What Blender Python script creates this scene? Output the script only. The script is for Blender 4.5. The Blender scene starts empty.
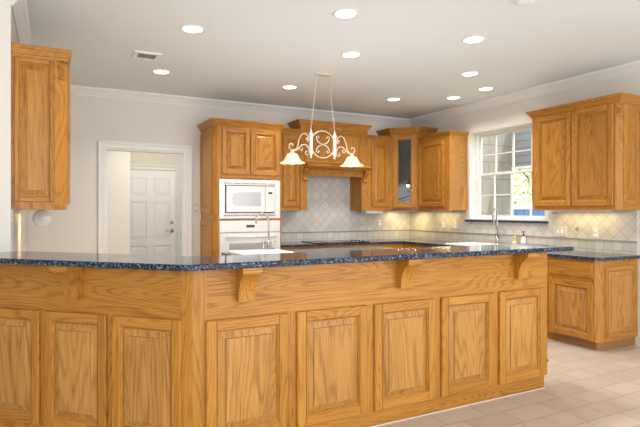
import bpy, math, random
from mathutils import Vector, Matrix
random.seed(7)
SC = bpy.context.scene
COL = SC.collection
PI = math.pi
# ------------------------------------------------------------------ camera, sky, sun, exposure
CAMH = 1.36
cam_d = bpy.data.cameras.new('camera'); cam = bpy.data.objects.new('camera', cam_d); COL.objects.link(cam)
cam.location = (0, 0, CAMH); cam.rotation_euler = (PI / 2, 0, -math.atan(270 / 519.6))
cam_d.sensor_width = 36; cam_d.lens = 519.6 / 640 * 36; cam_d.shift_y = -2.5 / 640; cam_d.clip_start = 0.05
SC.camera = cam
SC.view_settings.view_transform = 'Standard'; SC.view_settings.look = 'None'
SC.view_settings.exposure = 0.3; SC.view_settings.gamma = 1.0; SC.view_settings.use_curve_mapping = False
W = bpy.data.worlds.new('daylight'); SC.world = W; W.use_nodes = True
bg = W.node_tree.nodes['Background']; bg.inputs[0].default_value = (0.95, 0.98, 1.0, 1); bg.inputs[1].default_value = 2.3
sun_d = bpy.data.lights.new('sun', 'SUN'); sun_d.energy = 3.0; sun_d.angle = 0.01; sun_d.color = (1, .95, .86)
sun = bpy.data.objects.new('sun', sun_d); COL.objects.link(sun); sun.rotation_euler = (math.radians(38), 0, math.radians(25)); sun.location = (2, -6, 12)

def area(name, loc, target, sx, sy, power, color):
    d = bpy.data.lights.new(name, 'AREA'); d.shape = 'RECTANGLE'; d.size = sx; d.size_y = sy; d.energy = power; d.color = color
    o = bpy.data.objects.new(name, d); COL.objects.link(o); o.location = loc
    o.rotation_euler = (Vector(target) - Vector(loc)).to_track_quat('-Z', 'Y').to_euler()
    return o
area('daylight_of_breakfast_room', (4.2, -2.3, 1.7), (2.6, 3.2, 1.5), 3.2, 2.0, 85, (.98, .98, 1.0))
area('daylight_of_dining_room', (-1.2, -2.3, 1.9), (1.0, 4.5, 1.9), 3.0, 1.8, 48, (1, .985, .96))
area('ceiling_fill', (2.0, .5, .5), (2.0, 1.2, 2.86), 4.2, 2.0, 17, (.95, .97, 1.0))  # added upward fill lamp to lift the ceiling, no real source
area('kitchen_ceiling_fill', (2.2, 3.9, .95), (2.2, 4.0, 2.86), 2.4, .6, 13, (.96, .97, 1.0))  # second added fill, hidden behind the bar, brightens the kitchen ceiling
area('hall_fill', (1.75, 7.25, 2.5), (1.35, 9.0, 1.0), .5, .9, 15, (1, .97, .92))  # fill lamp added to brighten the hall, which shows no fixture
CAN_W = 10.0      # each recessed lamp
# ------------------------------------------------------------------ materials
def mat(name, color=(.8, .8, .8), rough=.5, metal=0, spec=.5, **kw):
    m = bpy.data.materials.new(name); m.use_nodes = True
    b = m.node_tree.nodes['Principled BSDF']
    b.inputs['Base Color'].default_value = (*color, 1); b.inputs['Roughness'].default_value = rough
    b.inputs['Metallic'].default_value = metal; b.inputs['Specular IOR Level'].default_value = spec
    for k, v in kw.items(): b.inputs[k].default_value = v
    return m
class NT:
    def __init__(s, m): s.m = m; s.t = m.node_tree; s.b = s.t.nodes['Principled BSDF']
    def n(s, typ, **kw):
        nd = s.t.nodes.new(typ)
        for k, v in kw.items(): setattr(nd, k, v)
        return nd
    def l(s, a, b): s.t.links.new(a, b)
    def put(s, inp, v):
        if hasattr(v, 'type') and hasattr(v, 'links'): s.l(v, inp)
        else: inp.default_value = v
    def math(s, op, a, b=0.0, c=0.0):
        nd = s.n('ShaderNodeMath', operation=op)
        for i, v in enumerate((a, b, c)): s.put(nd.inputs[i], v)
        return nd.outputs[0]
    def vec(s, x, y, z):
        nd = s.n('ShaderNodeCombineXYZ')
        for i, v in enumerate((x, y, z)): s.put(nd.inputs[i], v)
        return nd.outputs[0]
    def obj(s):
        tc = s.n('ShaderNodeTexCoord'); sp = s.n('ShaderNodeSeparateXYZ'); s.l(tc.outputs['Object'], sp.inputs[0])
        return sp.outputs
    def noise(s, v, scale=1, detail=2, rough=.5, dist=0):
        nd = s.n('ShaderNodeTexNoise'); s.l(v, nd.inputs['Vector']); nd.inputs['Scale'].default_value = scale
        nd.inputs['Detail'].default_value = detail; nd.inputs['Roughness'].default_value = rough; nd.inputs['Distortion'].default_value = dist
        return nd.outputs[0]
    def ramp(s, f, stops):
        nd = s.n('ShaderNodeValToRGB'); s.l(f, nd.inputs[0]); e = nd.color_ramp.elements
        while len(e) < len(stops): e.new(.5)
        for q, (p, c) in zip(e, stops): q.position = p; q.color = (*c, 1)
        return nd.outputs[0]
    def mix(s, f, a, b, blend='MIX'):
        nd = s.n('ShaderNodeMix', data_type='RGBA', blend_type=blend); s.put(nd.inputs[0], f)
        for i, v in ((6, a), (7, b)):
            if isinstance(v, tuple): v = (*v, 1)
            s.put(nd.inputs[i], v)
        return nd.outputs[2]
    def bump(s, h, strength=.2, dist=.002):
        nd = s.n('ShaderNodeBump'); nd.inputs['Strength'].default_value = strength; nd.inputs['Distance'].default_value = dist
        s.l(h, nd.inputs['Height']); s.l(nd.outputs[0], s.b.inputs['Normal'])

def oak(name, horiz, stops=((.26, (.50, .245, .052)), (.55, (.405, .172, .025)), (.92, (.14, .046, .005))), mult=330, rw=.16, rp=2.6):
    m = mat(name, rough=.36, spec=.3); t = NT(m); o = t.obj()
    g = t.n('ShaderNodeNewGeometry').outputs['Random Per Island']; oi = t.n('ShaderNodeObjectInfo').outputs['Random']
    r = t.math('ADD', t.math('MULTIPLY', g, 17.3), t.math('MULTIPLY', oi, 31.7))
    a, c = (o[2], o[0]) if horiz else (o[0], o[2])            # c runs along the grain
    v = t.vec(t.math('ADD', t.math('MULTIPLY_ADD', o[1], .4, a), r), t.math('MULTIPLY_ADD', o[1], .2, r), t.math('MULTIPLY', t.math('ADD', c, r), .13))
    n1 = t.noise(v, 2.6, 2.5, .5, .25)
    rings = t.math('SINE', t.math('MULTIPLY', n1, mult))
    rings = t.math('POWER', t.math('MULTIPLY_ADD', rings, .5, .5), rp)
    v2 = t.vec(t.math('ADD', a, r), t.math('ADD', o[1], r), t.math('MULTIPLY', t.math('ADD', c, r), .03))
    pores = t.noise(v2, 170, 2, .6)
    broad = t.noise(v, 5, 2, .5)
    f = t.math('ADD', t.math('MULTIPLY', rings, rw), t.math('ADD', t.math('MULTIPLY', pores, .66), t.math('MULTIPLY', broad, .35)))
    colr = t.ramp(f, stops)
    tone = t.math('MULTIPLY_ADD', t.math('FRACT', t.math('MULTIPLY', r, 3.1)), .16, .92)
    hs = t.n('ShaderNodeHueSaturation'); t.l(colr, hs.inputs['Color']); t.l(tone, hs.inputs['Value'])
    t.l(hs.outputs[0], t.b.inputs['Base Color'])
    t.bump(f, .08, .001)
    return m
OAKV = oak('honey_oak_upright_grain', False); OAKH = oak('honey_oak_level_grain', True)
OAK = [OAKV, OAKH]
OAKF = oak('pale_oak_field_veneer', False, ((.26, (.51, .275, .085)), (.55, (.42, .200, .048)), (.92, (.14, .052, .009))), 230, .17, 3.0)
def granite():
    m = mat('blue_pearl_granite', rough=.08, spec=.28); t = NT(m); tc = t.n('ShaderNodeTexCoord')
    def vor(scale):
        v = t.n('ShaderNodeTexVoronoi'); t.l(tc.outputs['Object'], v.inputs['Vector']); v.inputs['Scale'].default_value = scale; return v
    v = vor(150); sp = t.n('ShaderNodeSeparateColor'); t.l(v.outputs['Color'], sp.inputs[0])
    c = t.ramp(sp.outputs[0], [(.0, (.006, .008, .013)), (.5, (.012, .018, .036)), (.68, (.024, .042, .09)), (.84, (.07, .105, .18)), (.95, (.21, .26, .34))])
    n = t.noise(tc.outputs['Object'], 40, 3)
    t.l(t.mix(t.math('MULTIPLY', n, .35), c, (.012, .016, .028)), t.b.inputs['Base Color'])
    return m
GRANITE = granite()
def paint(name, c, rough=.6):
    m = mat(name, c, rough, spec=.25); t = NT(m); tc = t.n('ShaderNodeTexCoord')
    n = t.noise(tc.outputs['Object'], 180, 2); t.bump(n, .05, .001)
    n2 = t.noise(tc.outputs['Object'], 1.3, 2)
    t.l(t.mix(n2, tuple(x * .985 for x in c), tuple(min(1, x * 1.015) for x in c)), t.b.inputs['Base Color'])
    return m
WALL = paint('beige_wall_paint', (.69, .66, .615)); CEIL = paint('ceiling_paint', (.715, .745, .745), .8)
HALL = paint('cream_hall_paint', (.70, .65, .57)); WHITE = paint('white_trim_paint', (.74, .735, .72), .4)
DOORW = paint('white_door_paint', (.80, .79, .77), .4)
def tile_floor():
    m = mat('beige_floor_tile', rough=.33, spec=.4); t = NT(m); o = t.obj()
    v = t.vec(t.math('ADD', o[0], .042), t.math('ADD', o[1], -.294 + .1885 * 20), 0)
    b = t.n('ShaderNodeTexBrick'); b.offset = .37; b.offset_frequency = 2; b.squash = .62; b.squash_frequency = 3
    t.l(v, b.inputs['Vector']); b.inputs['Scale'].default_value = 1; b.inputs['Mortar Size'].default_value = .004
    b.inputs['Mortar Smooth'].default_value = .1; b.inputs['Bias'].default_value = 0
    b.inputs['Brick Width'].default_value = .345; b.inputs['Row Height'].default_value = .1885
    b.inputs['Color1'].default_value = (.55, .455, .375, 1); b.inputs['Color2'].default_value = (.42, .345, .285, 1); b.inputs['Mortar'].default_value = (.19, .15, .115, 1)
    n = t.noise(v, 7, 4, .6); n2 = t.noise(v, 45, 3, .6)
    c = t.mix(t.math('MULTIPLY', n, .55), b.outputs[0], (.59, .52, .45)); c = t.mix(t.math('MULTIPLY', n2, .3), c, (.50, .40, .32))
    t.l(c, t.b.inputs['Base Color']); t.bump(t.math('SUBTRACT', 1.0, b.outputs['Fac']), .3, .002)
    return m
FLOOR = tile_floor()
def splash():
    m = mat('tumbled_travertine_tile', rough=.45, spec=.35); t = NT(m); o = t.obj()
    s = math.sqrt(.5)
    def brick(v, w, h, off):
        b = t.n('ShaderNodeTexBrick'); b.offset = off; b.squash = 1; t.l(v, b.inputs['Vector']); b.inputs['Scale'].default_value = 1
        b.inputs['Mortar Size'].default_value = .0032; b.inputs['Mortar Smooth'].default_value = .1; b.inputs['Brick Width'].default_value = w; b.inputs['Row Height'].default_value = h
        b.inputs['Color1'].default_value = (.58, .56, .53, 1); b.inputs['Color2'].default_value = (.44, .425, .405, 1); b.inputs['Mortar'].default_value = (.30, .285, .26, 1)
        return b
    d = brick(t.vec(t.math('MULTIPLY', t.math('ADD', o[0], o[2]), s), t.math('MULTIPLY_ADD', t.math('SUBTRACT', o[2], o[0]), s, 20.0), 0), .104, .104, 0)
    q = brick(t.vec(o[0], t.math('ADD', o[2], -.944), 0), .102, .102, 0)
    up = t.math('GREATER_THAN', o[2], 1.046)
    c = t.mix(up, q.outputs[0], d.outputs[0])
    tc = t.n('ShaderNodeTexCoord'); n = t.noise(tc.outputs['Object'], 14, 4, .6)
    t.l(t.mix(t.math('MULTIPLY', n, .5), c, (.62, .60, .565)), t.b.inputs['Base Color'])
    return m
SPLASH = splash()
LINER = mat('grey_stone_liner', (.30, .27, .23), .4)
def brickwall():
    m = mat('grey_stone_veneer', rough=.9); t = NT(m); o = t.obj()
    b = t.n('ShaderNodeTexBrick'); t.l(t.vec(o[0], o[2], 0), b.inputs['Vector']); b.inputs['Scale'].default_value = 1; b.inputs['Brick Width'].default_value = .35
    b.inputs['Row Height'].default_value = .33; b.inputs['Mortar Size'].default_value = .008
    b.inputs['Color1'].default_value = (.29, .265, .24, 1); b.inputs['Color2'].default_value = (.22, .20, .18, 1); b.inputs['Mortar'].default_value = (.10, .09, .08, 1)
    tc = t.n('ShaderNodeTexCoord'); n = t.noise(tc.outputs['Object'], 6, 4)
    t.l(t.mix(t.math('MULTIPLY', n, .6), b.outputs[0], (.31, .295, .27)), t.b.inputs['Base Color'])
    return m
STONE = brickwall()
PORC = mat('white_enamel', (.68, .675, .665), .2); PORC2 = mat('warm_white_enamel', (.62, .605, .575), .25)
SINKW = mat('white_sink_enamel', (.85, .83, .79), .12)
GREY = mat('pale_grey_slots', (.30, .30, .31), .5); MWGL = mat('grey_screened_glass', (.40, .40, .43), .12)
BLACK = mat('black_plastic', (.012, .012, .013), .25); BLKGL = mat('black_ceramic_glass', (.01, .01, .012), .06)
CHROME = mat('brushed_nickel', (.42, .41, .40), .24, 1); SATIN = mat('satin_nickel', (.60, .57, .52), .35, 1)
IRON = mat('antique_white_iron', (.60, .52, .38), .55); COLUMN = mat('antique_white_column', (.66, .62, .54), .5); LED = mat('under_cabinet_lamp_cover', (.85, .85, .83), .3)
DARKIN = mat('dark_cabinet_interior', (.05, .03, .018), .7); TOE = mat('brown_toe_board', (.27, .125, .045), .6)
PAPER = mat('white_paper', (.85, .85, .84), .8)
def shade_glass():
    m = mat('marbled_shade_glass', (.90, .84, .70), .35); t = NT(m); tc = t.n('ShaderNodeTexCoord')
    n = t.noise(tc.outputs['Object'], 16, 3, .55, 1.2)
    c = t.ramp(n, [(.35, (.88, .78, .60)), (.62, (.70, .48, .27))])
    t.l(c, t.b.inputs['Base Color']); t.l(c, t.b.inputs['Emission Color']); t.b.inputs['Emission Strength'].default_value = .22
    return m
SHADE = shade_glass()
def emit(name, c, s):
    m = mat(name, (.9, .9, .9)); b = m.node_tree.nodes['Principled BSDF']; b.inputs['Emission Color'].default_value = (*c, 1); b.inputs['Emission Strength'].default_value = s
    return m
LENS = emit('lit_lamp_lens', (1, .96, .88), 5.0); BULB = emit('lit_bulb', (1, .85, .6), 4.0)
def glass(name, tint=(1, 1, 1), ior=1.5):
    m = bpy.data.materials.new(name); m.use_nodes = True; t = m.node_tree; t.nodes.remove(t.nodes['Principled BSDF'])
    out = t.nodes['Material Output']; mx = t.nodes.new('ShaderNodeMixShader'); tr = t.nodes.new('ShaderNodeBsdfTransparent'); gl = t.nodes.new('ShaderNodeBsdfGlossy')
    fr = t.nodes.new('ShaderNodeFresnel'); fr.inputs[0].default_value = ior; gl.inputs['Roughness'].default_value = .01; tr.inputs[0].default_value = (*tint, 1)
    ge = t.nodes.new('ShaderNodeNewGeometry'); mm = t.nodes.new('ShaderNodeMath'); mm.operation = 'SUBTRACT'; mm.inputs[0].default_value = 1; t.links.new(ge.outputs['Backfacing'], mm.inputs[1])
    m2 = t.nodes.new('ShaderNodeMath'); m2.operation = 'MULTIPLY'; t.links.new(fr.outputs[0], m2.inputs[0]); t.links.new(mm.outputs[0], m2.inputs[1]); t.links.new(m2.outputs[0], mx.inputs[0]); t.links.new(tr.outputs[0], mx.inputs[1]); t.links.new(gl.outputs[0], mx.inputs[2]); t.links.new(mx.outputs[0], out.inputs[0])
    return m
PANE = glass('window_glass'); TINTED = glass('smoked_cabinet_glass', (.25, .25, .27), 2.0)
def leafm(name, a, b):
    m = mat(name, a, .6); t = NT(m); g = t.n('ShaderNodeNewGeometry').outputs['Random Per Island']
    t.l(t.mix(g, a, b), t.b.inputs['Base Color']); return m
LEAF = leafm('yellow_green_leaves', (.45, .50, .16), (.62, .60, .30)); LEAF2 = leafm('mid_green_leaves', (.20, .27, .08), (.42, .45, .18))
BARK = mat('grey_bark', (.20, .16, .12), .9); GRASS = paint('lawn_green', (.30, .34, .14), .9)
def siding():
    m = mat('blue_grey_lap_siding', rough=.7); t = NT(m); o = t.obj()
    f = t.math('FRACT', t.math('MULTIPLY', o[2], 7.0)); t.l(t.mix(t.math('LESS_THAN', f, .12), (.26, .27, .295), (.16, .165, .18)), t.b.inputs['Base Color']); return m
SIDING = siding(); BLUE = mat('blue_painted_slats', (.10, .22, .52), .5); CAPW = mat('white_painted_cap', (.85, .86, .88), .5)
# ------------------------------------------------------------------ mesh builder
class MB:
    def __init__(s): s.v = []; s.f = []; s.m = []; s.s = []
    def add(s, vs, fs, m=0, smooth=False):
        k = len(s.v); s.v += [tuple(p) for p in vs]
        for f in fs: s.f.append(tuple(i + k for i in f)); s.m.append(m); s.s.append(smooth)
        return s
    def box(s, x0, x1, y0, y1, z0, z1, m=0, c=0.0):
        """box; c chamfers the four front (low y) edges"""
        if c <= 0:
            return s.add([(x0, y0, z0), (x1, y0, z0), (x1, y1, z0), (x0, y1, z0), (x0, y0, z1), (x1, y0, z1), (x1, y1, z1), (x0, y1, z1)],
                         [(0, 3, 2, 1), (4, 5, 6, 7), (0, 1, 5, 4), (1, 2, 6, 5), (2, 3, 7, 6), (3, 0, 4, 7)], m)
        a = [(x0, z0), (x1, z0), (x1, z1), (x0, z1)]; b = [(x0 + c, z0 + c), (x1 - c, z0 + c), (x1 - c, z1 - c), (x0 + c, z1 - c)]
        vs = [(x, y1, z) for x, z in a] + [(x, y0 + c, z) for x, z in a] + [(x, y0, z) for x, z in b]
        fs = [(3, 2, 1, 0), (8, 9, 10, 11)] + [(i, (i + 1) % 4, 4 + (i + 1) % 4, 4 + i) for i in range(4)] + [(4 + i, 4 + (i + 1) % 4, 8 + (i + 1) % 4, 8 + i) for i in range(4)]
        return s.add(vs, fs, m)
    def ring(s, r0, y0, r1, y1, m=0):
        """sloping rectangular band from rect r0=(xa,xb,za,zb) at y0 to r1 at y1 (front faces -y)"""
        def q(r, y): return [(r[0], y, r[2]), (r[1], y, r[2]), (r[1], y, r[3]), (r[0], y, r[3])]
        return s.add(q(r0, y0) + q(r1, y1), [(i, (i + 1) % 4, 4 + (i + 1) % 4, 4 + i) for i in range(4)], m)
    def rect(s, r, y, m=0): return s.add([(r[0], y, r[2]), (r[1], y, r[2]), (r[1], y, r[3]), (r[0], y, r[3])], [(0, 1, 2, 3)], m)
    def prism(s, poly, z0, z1, m=0, axis='z'):
        n = len(poly)
        def P(a, b, h): return {'z': (a, b, h), 'x': (h, a, b), 'y': (a, h, b)}[axis]
        vs = [P(a, b, z0) for a, b in poly] + [P(a, b, z1) for a, b in poly]
        return s.add(vs, [tuple(range(n - 1, -1, -1)), tuple(range(n, 2 * n))] + [(i, (i + 1) % n, n + (i + 1) % n, n + i) for i in range(n)], m)
    def sweep(s, path, prof, m=0, closed=False):
        """mitred moulding: path in plan, prof = closed outline of (outward to the right, z)"""
        n = len(path); P = [Vector(p) for p in path]; rows = []
        for i in range(n):
            d0 = (P[i] - P[i - 1]).normalized() if (i > 0 or closed) else None
            d1 = (P[(i + 1) % n] - P[i]).normalized() if (i < n - 1 or closed) else None
            if d0 is None: d0 = d1
            if d1 is None: d1 = d0
            n0 = Vector((d0.y, -d0.x)); n1 = Vector((d1.y, -d1.x)); mi = (n0 + n1)
            mi = mi / max(mi.dot(n0), .2)
            rows.append([(P[i].x + mi.x * o, P[i].y + mi.y * o, z) for o, z in prof])
        k = len(prof); vs = [v for r in rows for v in r]; fs = []
        for i in range(n if closed else n - 1):
            a = i * k; b = ((i + 1) % n) * k
            for j in range(k): fs.append((a + j, b + j, b + (j + 1) % k, a + (j + 1) % k))
        if not closed: fs += [tuple(range(k)), tuple(range((n - 1) * k + k - 1, (n - 1) * k - 1, -1))]
        return s.add(vs, fs, m)
    def tube(s, pts, r, n=8, m=0, caps=True):
        pts = [Vector(p) for p in pts]; R = r if isinstance(r, (list, tuple)) else [r] * len(pts); vs = []; fs = []
        up = None
        for i, p in enumerate(pts):
            d = (pts[min(i + 1, len(pts) - 1)] - pts[max(i - 1, 0)]).normalized()
            if up is None: up = d.orthogonal().normalized()
            up = (up - d * up.dot(d)).normalized(); w = d.cross(up)
            vs += [p + (up * math.cos(2 * PI * j / n) + w * math.sin(2 * PI * j / n)) * R[i] for j in range(n)]
        for i in range(len(pts) - 1):
            for j in range(n): fs.append((i * n + j, i * n + (j + 1) % n, (i + 1) * n + (j + 1) % n, (i + 1) * n + j))
        if caps: fs += [tuple(range(n - 1, -1, -1)), tuple(range((len(pts) - 1) * n, len(pts) * n))]
        return s.add(vs, fs, m, True)
    def lathe(s, prof, c=(0, 0, 0), n=24, m=0, axis='z', smooth=True):
        vs = []; fs = []; k = len(prof)
        for r, h in prof:
            for j in range(n):
                a = 2 * PI * j / n; u, w = r * math.cos(a), r * math.sin(a)
                p = {'z': (u, w, h), 'y': (u, h, -w), 'x': (h, u, w)}[axis]; vs.append((p[0] + c[0], p[1] + c[1], p[2] + c[2]))
        for i in range(k - 1):
            for j in range(n): fs.append((i * n + j, i * n + (j + 1) % n, (i + 1) * n + (j + 1) % n, (i + 1) * n + j))
        if prof[0][0] > 1e-5: fs.append(tuple(range(n - 1, -1, -1)))
        if prof[-1][0] > 1e-5: fs.append(tuple(range((k - 1) * n, k * n)))
        return s.add(vs, fs, m, smooth)
    def build(s, name, mats, parent=None, loc=(0, 0, 0), rz=0.0):
        me = bpy.data.meshes.new(name); me.from_pydata(s.v, [], s.f); me.update()
        for mm in (mats if isinstance(mats, (list, tuple)) else [mats]): me.materials.append(mm)
        me.polygons.foreach_set('material_index', s.m); me.polygons.foreach_set('use_smooth', s.s)
        o = bpy.data.objects.new(name, me); COL.objects.link(o); o.location = loc; o.rotation_euler = (0, 0, rz)
        if parent: o.parent = parent
        return o
def tag(o, label, cat, group=None, kind=None):
    o['label'] = label; o['category'] = cat
    if group: o['group'] = group
    if kind: o['kind'] = kind
    return o
def thing(name, label, cat, loc=(0, 0, 0), rz=0.0, group=None):
    o = bpy.data.objects.new(name, None); COL.objects.link(o); o.location = loc; o.rotation_euler = (0, 0, rz); o.empty_display_size = .1
    return tag(o, label, cat, group)
def struct(o, label, cat): return tag(o, label, cat, None, 'structure')
# ------------------------------------------------------------------ the setting
XR, YB, ZC, XL = 5.28, 6.92, 2.86, -.235
WY0, WY1, WZ0, WZ1 = 4.30, 5.56, 1.235, 2.455       # window opening
DX0, DX1, DZ = .614, 1.584, 2.135                   # doorway opening
struct(MB().box(-3.75, XR + .2, -2.6, 9.2, -.1, 0).build('floor', FLOOR), 'beige stone tile floor in staggered courses', 'floor')
struct(MB().box(-3.75, XR + .2, -2.6, 9.2, ZC, ZC + .1).build('ceiling', CEIL), 'flat beige painted ceiling', 'ceiling')
b = MB()
for x0, x1, z0, z1 in ((XL - .15, DX0, 0, ZC), (DX0, DX1, DZ, ZC), (DX1, XR + .2, 0, ZC)): b.box(x0, x1, YB, YB + .14, z0, z1)
struct(b.build('wall_back', WALL), 'beige back wall with the cased doorway', 'wall')
b = MB()
for y0, y1, z0, z1 in ((-2.6, WY0, 0, ZC), (WY1, YB, 0, ZC), (WY0, WY1, 0, WZ0), (WY0, WY1, WZ1, ZC)): b.box(XR, XR + .2, y0, y1, z0, z1)
struct(b.build('wall_right', WALL), 'beige right wall around the sink window', 'wall')
struct(MB().box(-3.75, XL, 4.07, YB + .14, 0, ZC).build('wall_left', WALL), 'beige left wall carrying the small wall cabinet', 'wall')
b = MB()
for y0, y1, z0, z1 in ((-2.6, -1.2, 0, ZC), (1.7, 4.07, 0, ZC), (-1.2, 1.7, 0, .5), (-1.2, 1.7, 2.3, ZC)): b.box(-3.75, -3.6, y0, y1, z0, z1)
struct(b.build('wall_dining', WALL), 'beige side wall of the dining area with a wide window', 'wall')
# hallway beyond the doorway
struct(MB().box(.2, 3.2, 9.0, 9.12, 0, ZC).build('wall_hall_back', HALL), 'cream hall wall behind the white panel door', 'wall')
struct(MB().box(.2, 1.035, 8.0, 9.0, 0, ZC).build('wall_hall_left', HALL), 'cream hall wall left of the white panel door', 'wall')
struct(MB().box(2.02, 2.2, YB + .14, 9.0, 0, ZC).build('wall_hall_right', HALL), 'cream hall wall right of the white panel door', 'wall')
# crown moulding, casings
cp = [(0, ZC), (0, ZC - .105), (.012, ZC - .105), (.018, ZC - .088), (.03, ZC - .075), (.062, ZC - .038), (.078, ZC - .03), (.088, ZC - .016), (.088, ZC)]
o = MB().sweep([(XL, 4.09), (XL, YB), (XR, YB), (XR, -1.5)], cp).build('trim_1', WHITE); struct(o, 'white crown moulding round the kitchen ceiling', 'moulding')
def casing(name, x0, x1, zt, y, w, label, cat='casing', prof=None):
    # U-shaped casing on a wall facing -y: built in plan (x,z) then turned upright
    b = MB(); pr = [(0, 0), (0, .016), (.012, .022), (w * .55, .020), (w * .62, .028), (w - .012, .034), (w, .03), (w, 0)]
    path = [(x1, 0), (x1, zt), (x0, zt), (x0, 0)]
    t = MB().sweep(path, pr)
    t.v = [(a, y - c, bb) for a, bb, c in t.v]
    return struct(t.build(name, WHITE), label, cat)
casing('trim_2', DX0, DX1, DZ, YB, .092, 'white casing of the doorway in the back wall')
b = MB()
b.box(DX0, DX0 + .016, YB, YB + .14, 0, DZ); b.box(DX1 - .016, DX1, YB, YB + .14, 0, DZ); b.box(DX0 + .016, DX1 - .016, YB, YB + .14, DZ - .016, DZ)
struct(b.build('trim_3', WHITE), 'white jamb lining inside the doorway', 'jamb')
casing('trim_4', 1.055, 1.90, 2.045, 9.0, .085, 'white casing round the six panel hall door')
def hall_door():
    w, hgt = .835, 2.03
    b = MB(); b.box(0, w, -.012, 0, 0, hgt)
    cols = ((.10, w / 2 - .055), (w / 2 + .055, w - .10)); rows = ((.22, .78), (.90, 1.50), (1.62, 1.90))
    st = [(0, .10), (w / 2 - .055, w / 2 + .055), (w - .10, w)]
    for a, c in st: b.box(a, c, -.030, -.012, 0, hgt)
    for a, c in cols:
        for z0, z1 in ((0, .22), (.78, .90), (1.50, 1.62), (1.90, hgt)): b.box(a, c, -.030, -.012, z0, z1)
    d = b.build('door_1', DOORW, None, (1.06, 9.0, 0)); struct(d, 'white six panel door at the end of the hall', 'door')
    for a, c in cols:
        for z0, z1 in rows:
            p = MB(); r0 = (a, c, z0, z1); r1 = (a + .045, c - .045, z0 + .045, z1 - .045); p.ring(r0, -.013, r1, -.026); p.rect(r1, -.026); p.build('panel', DOORW, d)
    k = MB(); k.lathe([(.032, 0), (.032, -.008), (.012, -.012), (.012, -.04)], (w - .065, -.03, 1.03), 16, 0, 'y'); k.tube([(w - .065, -.07, 1.03), (w - .10, -.073, 1.03), (w - .17, -.07, 1.028)], .010)
    k.build('door_handle', SATIN, d)
    MB().lathe([(.03, 0), (.03, -.012), (.02, -.02), (0, -.02)], (w - .065, -.03, 1.17), 16, 0, 'y').build('deadbolt', SATIN, d)
hall_door()
# window
def window():
    XS = 5.42
    root = struct(MB().box(XS - .02, XS + .06, WY0, WY0 + .035, WZ0 + .02, WZ1).box(XS - .02, XS + .06, WY1 - .02, WY1, WZ0 + .02, WZ1).box(XS - .02, XS + .06, WY0 + .035, WY1 - .02, WZ1 - .02, WZ1)
                  .box(XS - .03, XS + .06, WY0 + .035, WY1 - .02, WZ0 + .02, WZ0 + .034).build('window_1', WHITE), 'white double hung window with grilles over the sink', 'window')
    y0, y1 = WY0 + .035, WY1 - .02; zm = 1.868; z0, z1 = WZ0 + .034, WZ1 - .02; ym = (y0 + y1) / 2
    for nm, a, c, xo, nr in (('upper_sash', zm - .012, z1, .028, 2), ('lower_sash', z0, zm + .022, 0, 2)):
        f = MB(); t = .03
        f.box(XS + xo, XS + xo + .026, y0, y0 + t, a, c); f.box(XS + xo, XS + xo + .026, y1 - t, y1, a, c)
        f.box(XS + xo, XS + xo + .026, y0 + t, y1 - t, a, a + t); f.box(XS + xo, XS + xo + .026, y0 + t, y1 - t, c - t, c)
        sash = f.build(nm, WHITE, root)
        g = MB()
        for k in range(1, 4):
            yy = y0 + (y1 - y0) * k / 4; hw = .013 if k == 2 else .008
            g.box(XS + xo + .004, XS + xo + .022, yy - hw, yy + hw, a + t, c - t)
        zz = (a + c) / 2; g.box(XS + xo + .005, XS + xo + .021, y0 + t, y1 - t, zz - .008, zz + .008)
        g.build('grille', WHITE, sash)
        MB().box(XS + xo + .011, XS + xo + .015, y0 + .01, y1 - .01, a + .01, c - .01).build('pane', PANE, sash)
    s = MB().box(XR - .04, XR, WY0 - .055, WY1 + .055, WZ0 - .024, WZ0 + .004); s.box(XR, XS + .06, WY0, WY1, WZ0 - .0, WZ0 + .02, 1)
    s.build('window_sill', [GRANITE, WHITE], root)
window()
# tile backsplashes (their grid is read from each object's own x and z)
def splash_wall(name, w, z1, loc, rz, label, hood=None):
    b = MB(); b.box(0, w, -.010, 0, .914, z1)
    if hood: b.box(hood[0], hood[1], -.010, 0, z1, hood[2])
    o = struct(b.build(name, SPLASH, None, loc, rz), label, 'backsplash')
    MB().box(0, w, -.017, -.010, 1.037, 1.054).build('liner', LINER, o)
    return o
splash_wall('trim_5', XR - 2.70, 1.37, (2.70, YB, 0), 0, 'beige diagonal tile backsplash behind the cooktop', (.50, 1.42, 1.94))
b = MB(); L = YB - .01 - 3.185
b.box(0, L, -.010, 0, .914, 1.21); ya = YB - .01 - WY1 - .06; yb = YB - .01 - WY0 + .06
b.box(0, ya, -.010, 0, 1.21, 1.37); b.box(yb, L, -.010, 0, 1.21, 1.37)
o = struct(b.build('trim_6', SPLASH, None, (XR, YB - .01, 0), -PI / 2), 'beige diagonal tile backsplash under the sink window', 'backsplash')
MB().box(0, L, -.017, -.010, 1.037, 1.054).build('liner', LINER, o)
yy = YB - .01 - 3.855
MB().prism([(yy - .03, 1.157), (yy, 1.127), (yy + .03, 1.157), (yy, 1.187)], -.0125, -.010, 0, 'y').build('accent_tile', LINER, o)
o = struct(MB().box(0, YB - 4.12, -.010, 0, 1.0, 1.37).build('trim_7', SPLASH, None, (XL, 4.12, 0), PI / 2), 'pale tile backsplash below the left wall cabinet', 'backsplash')
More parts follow.
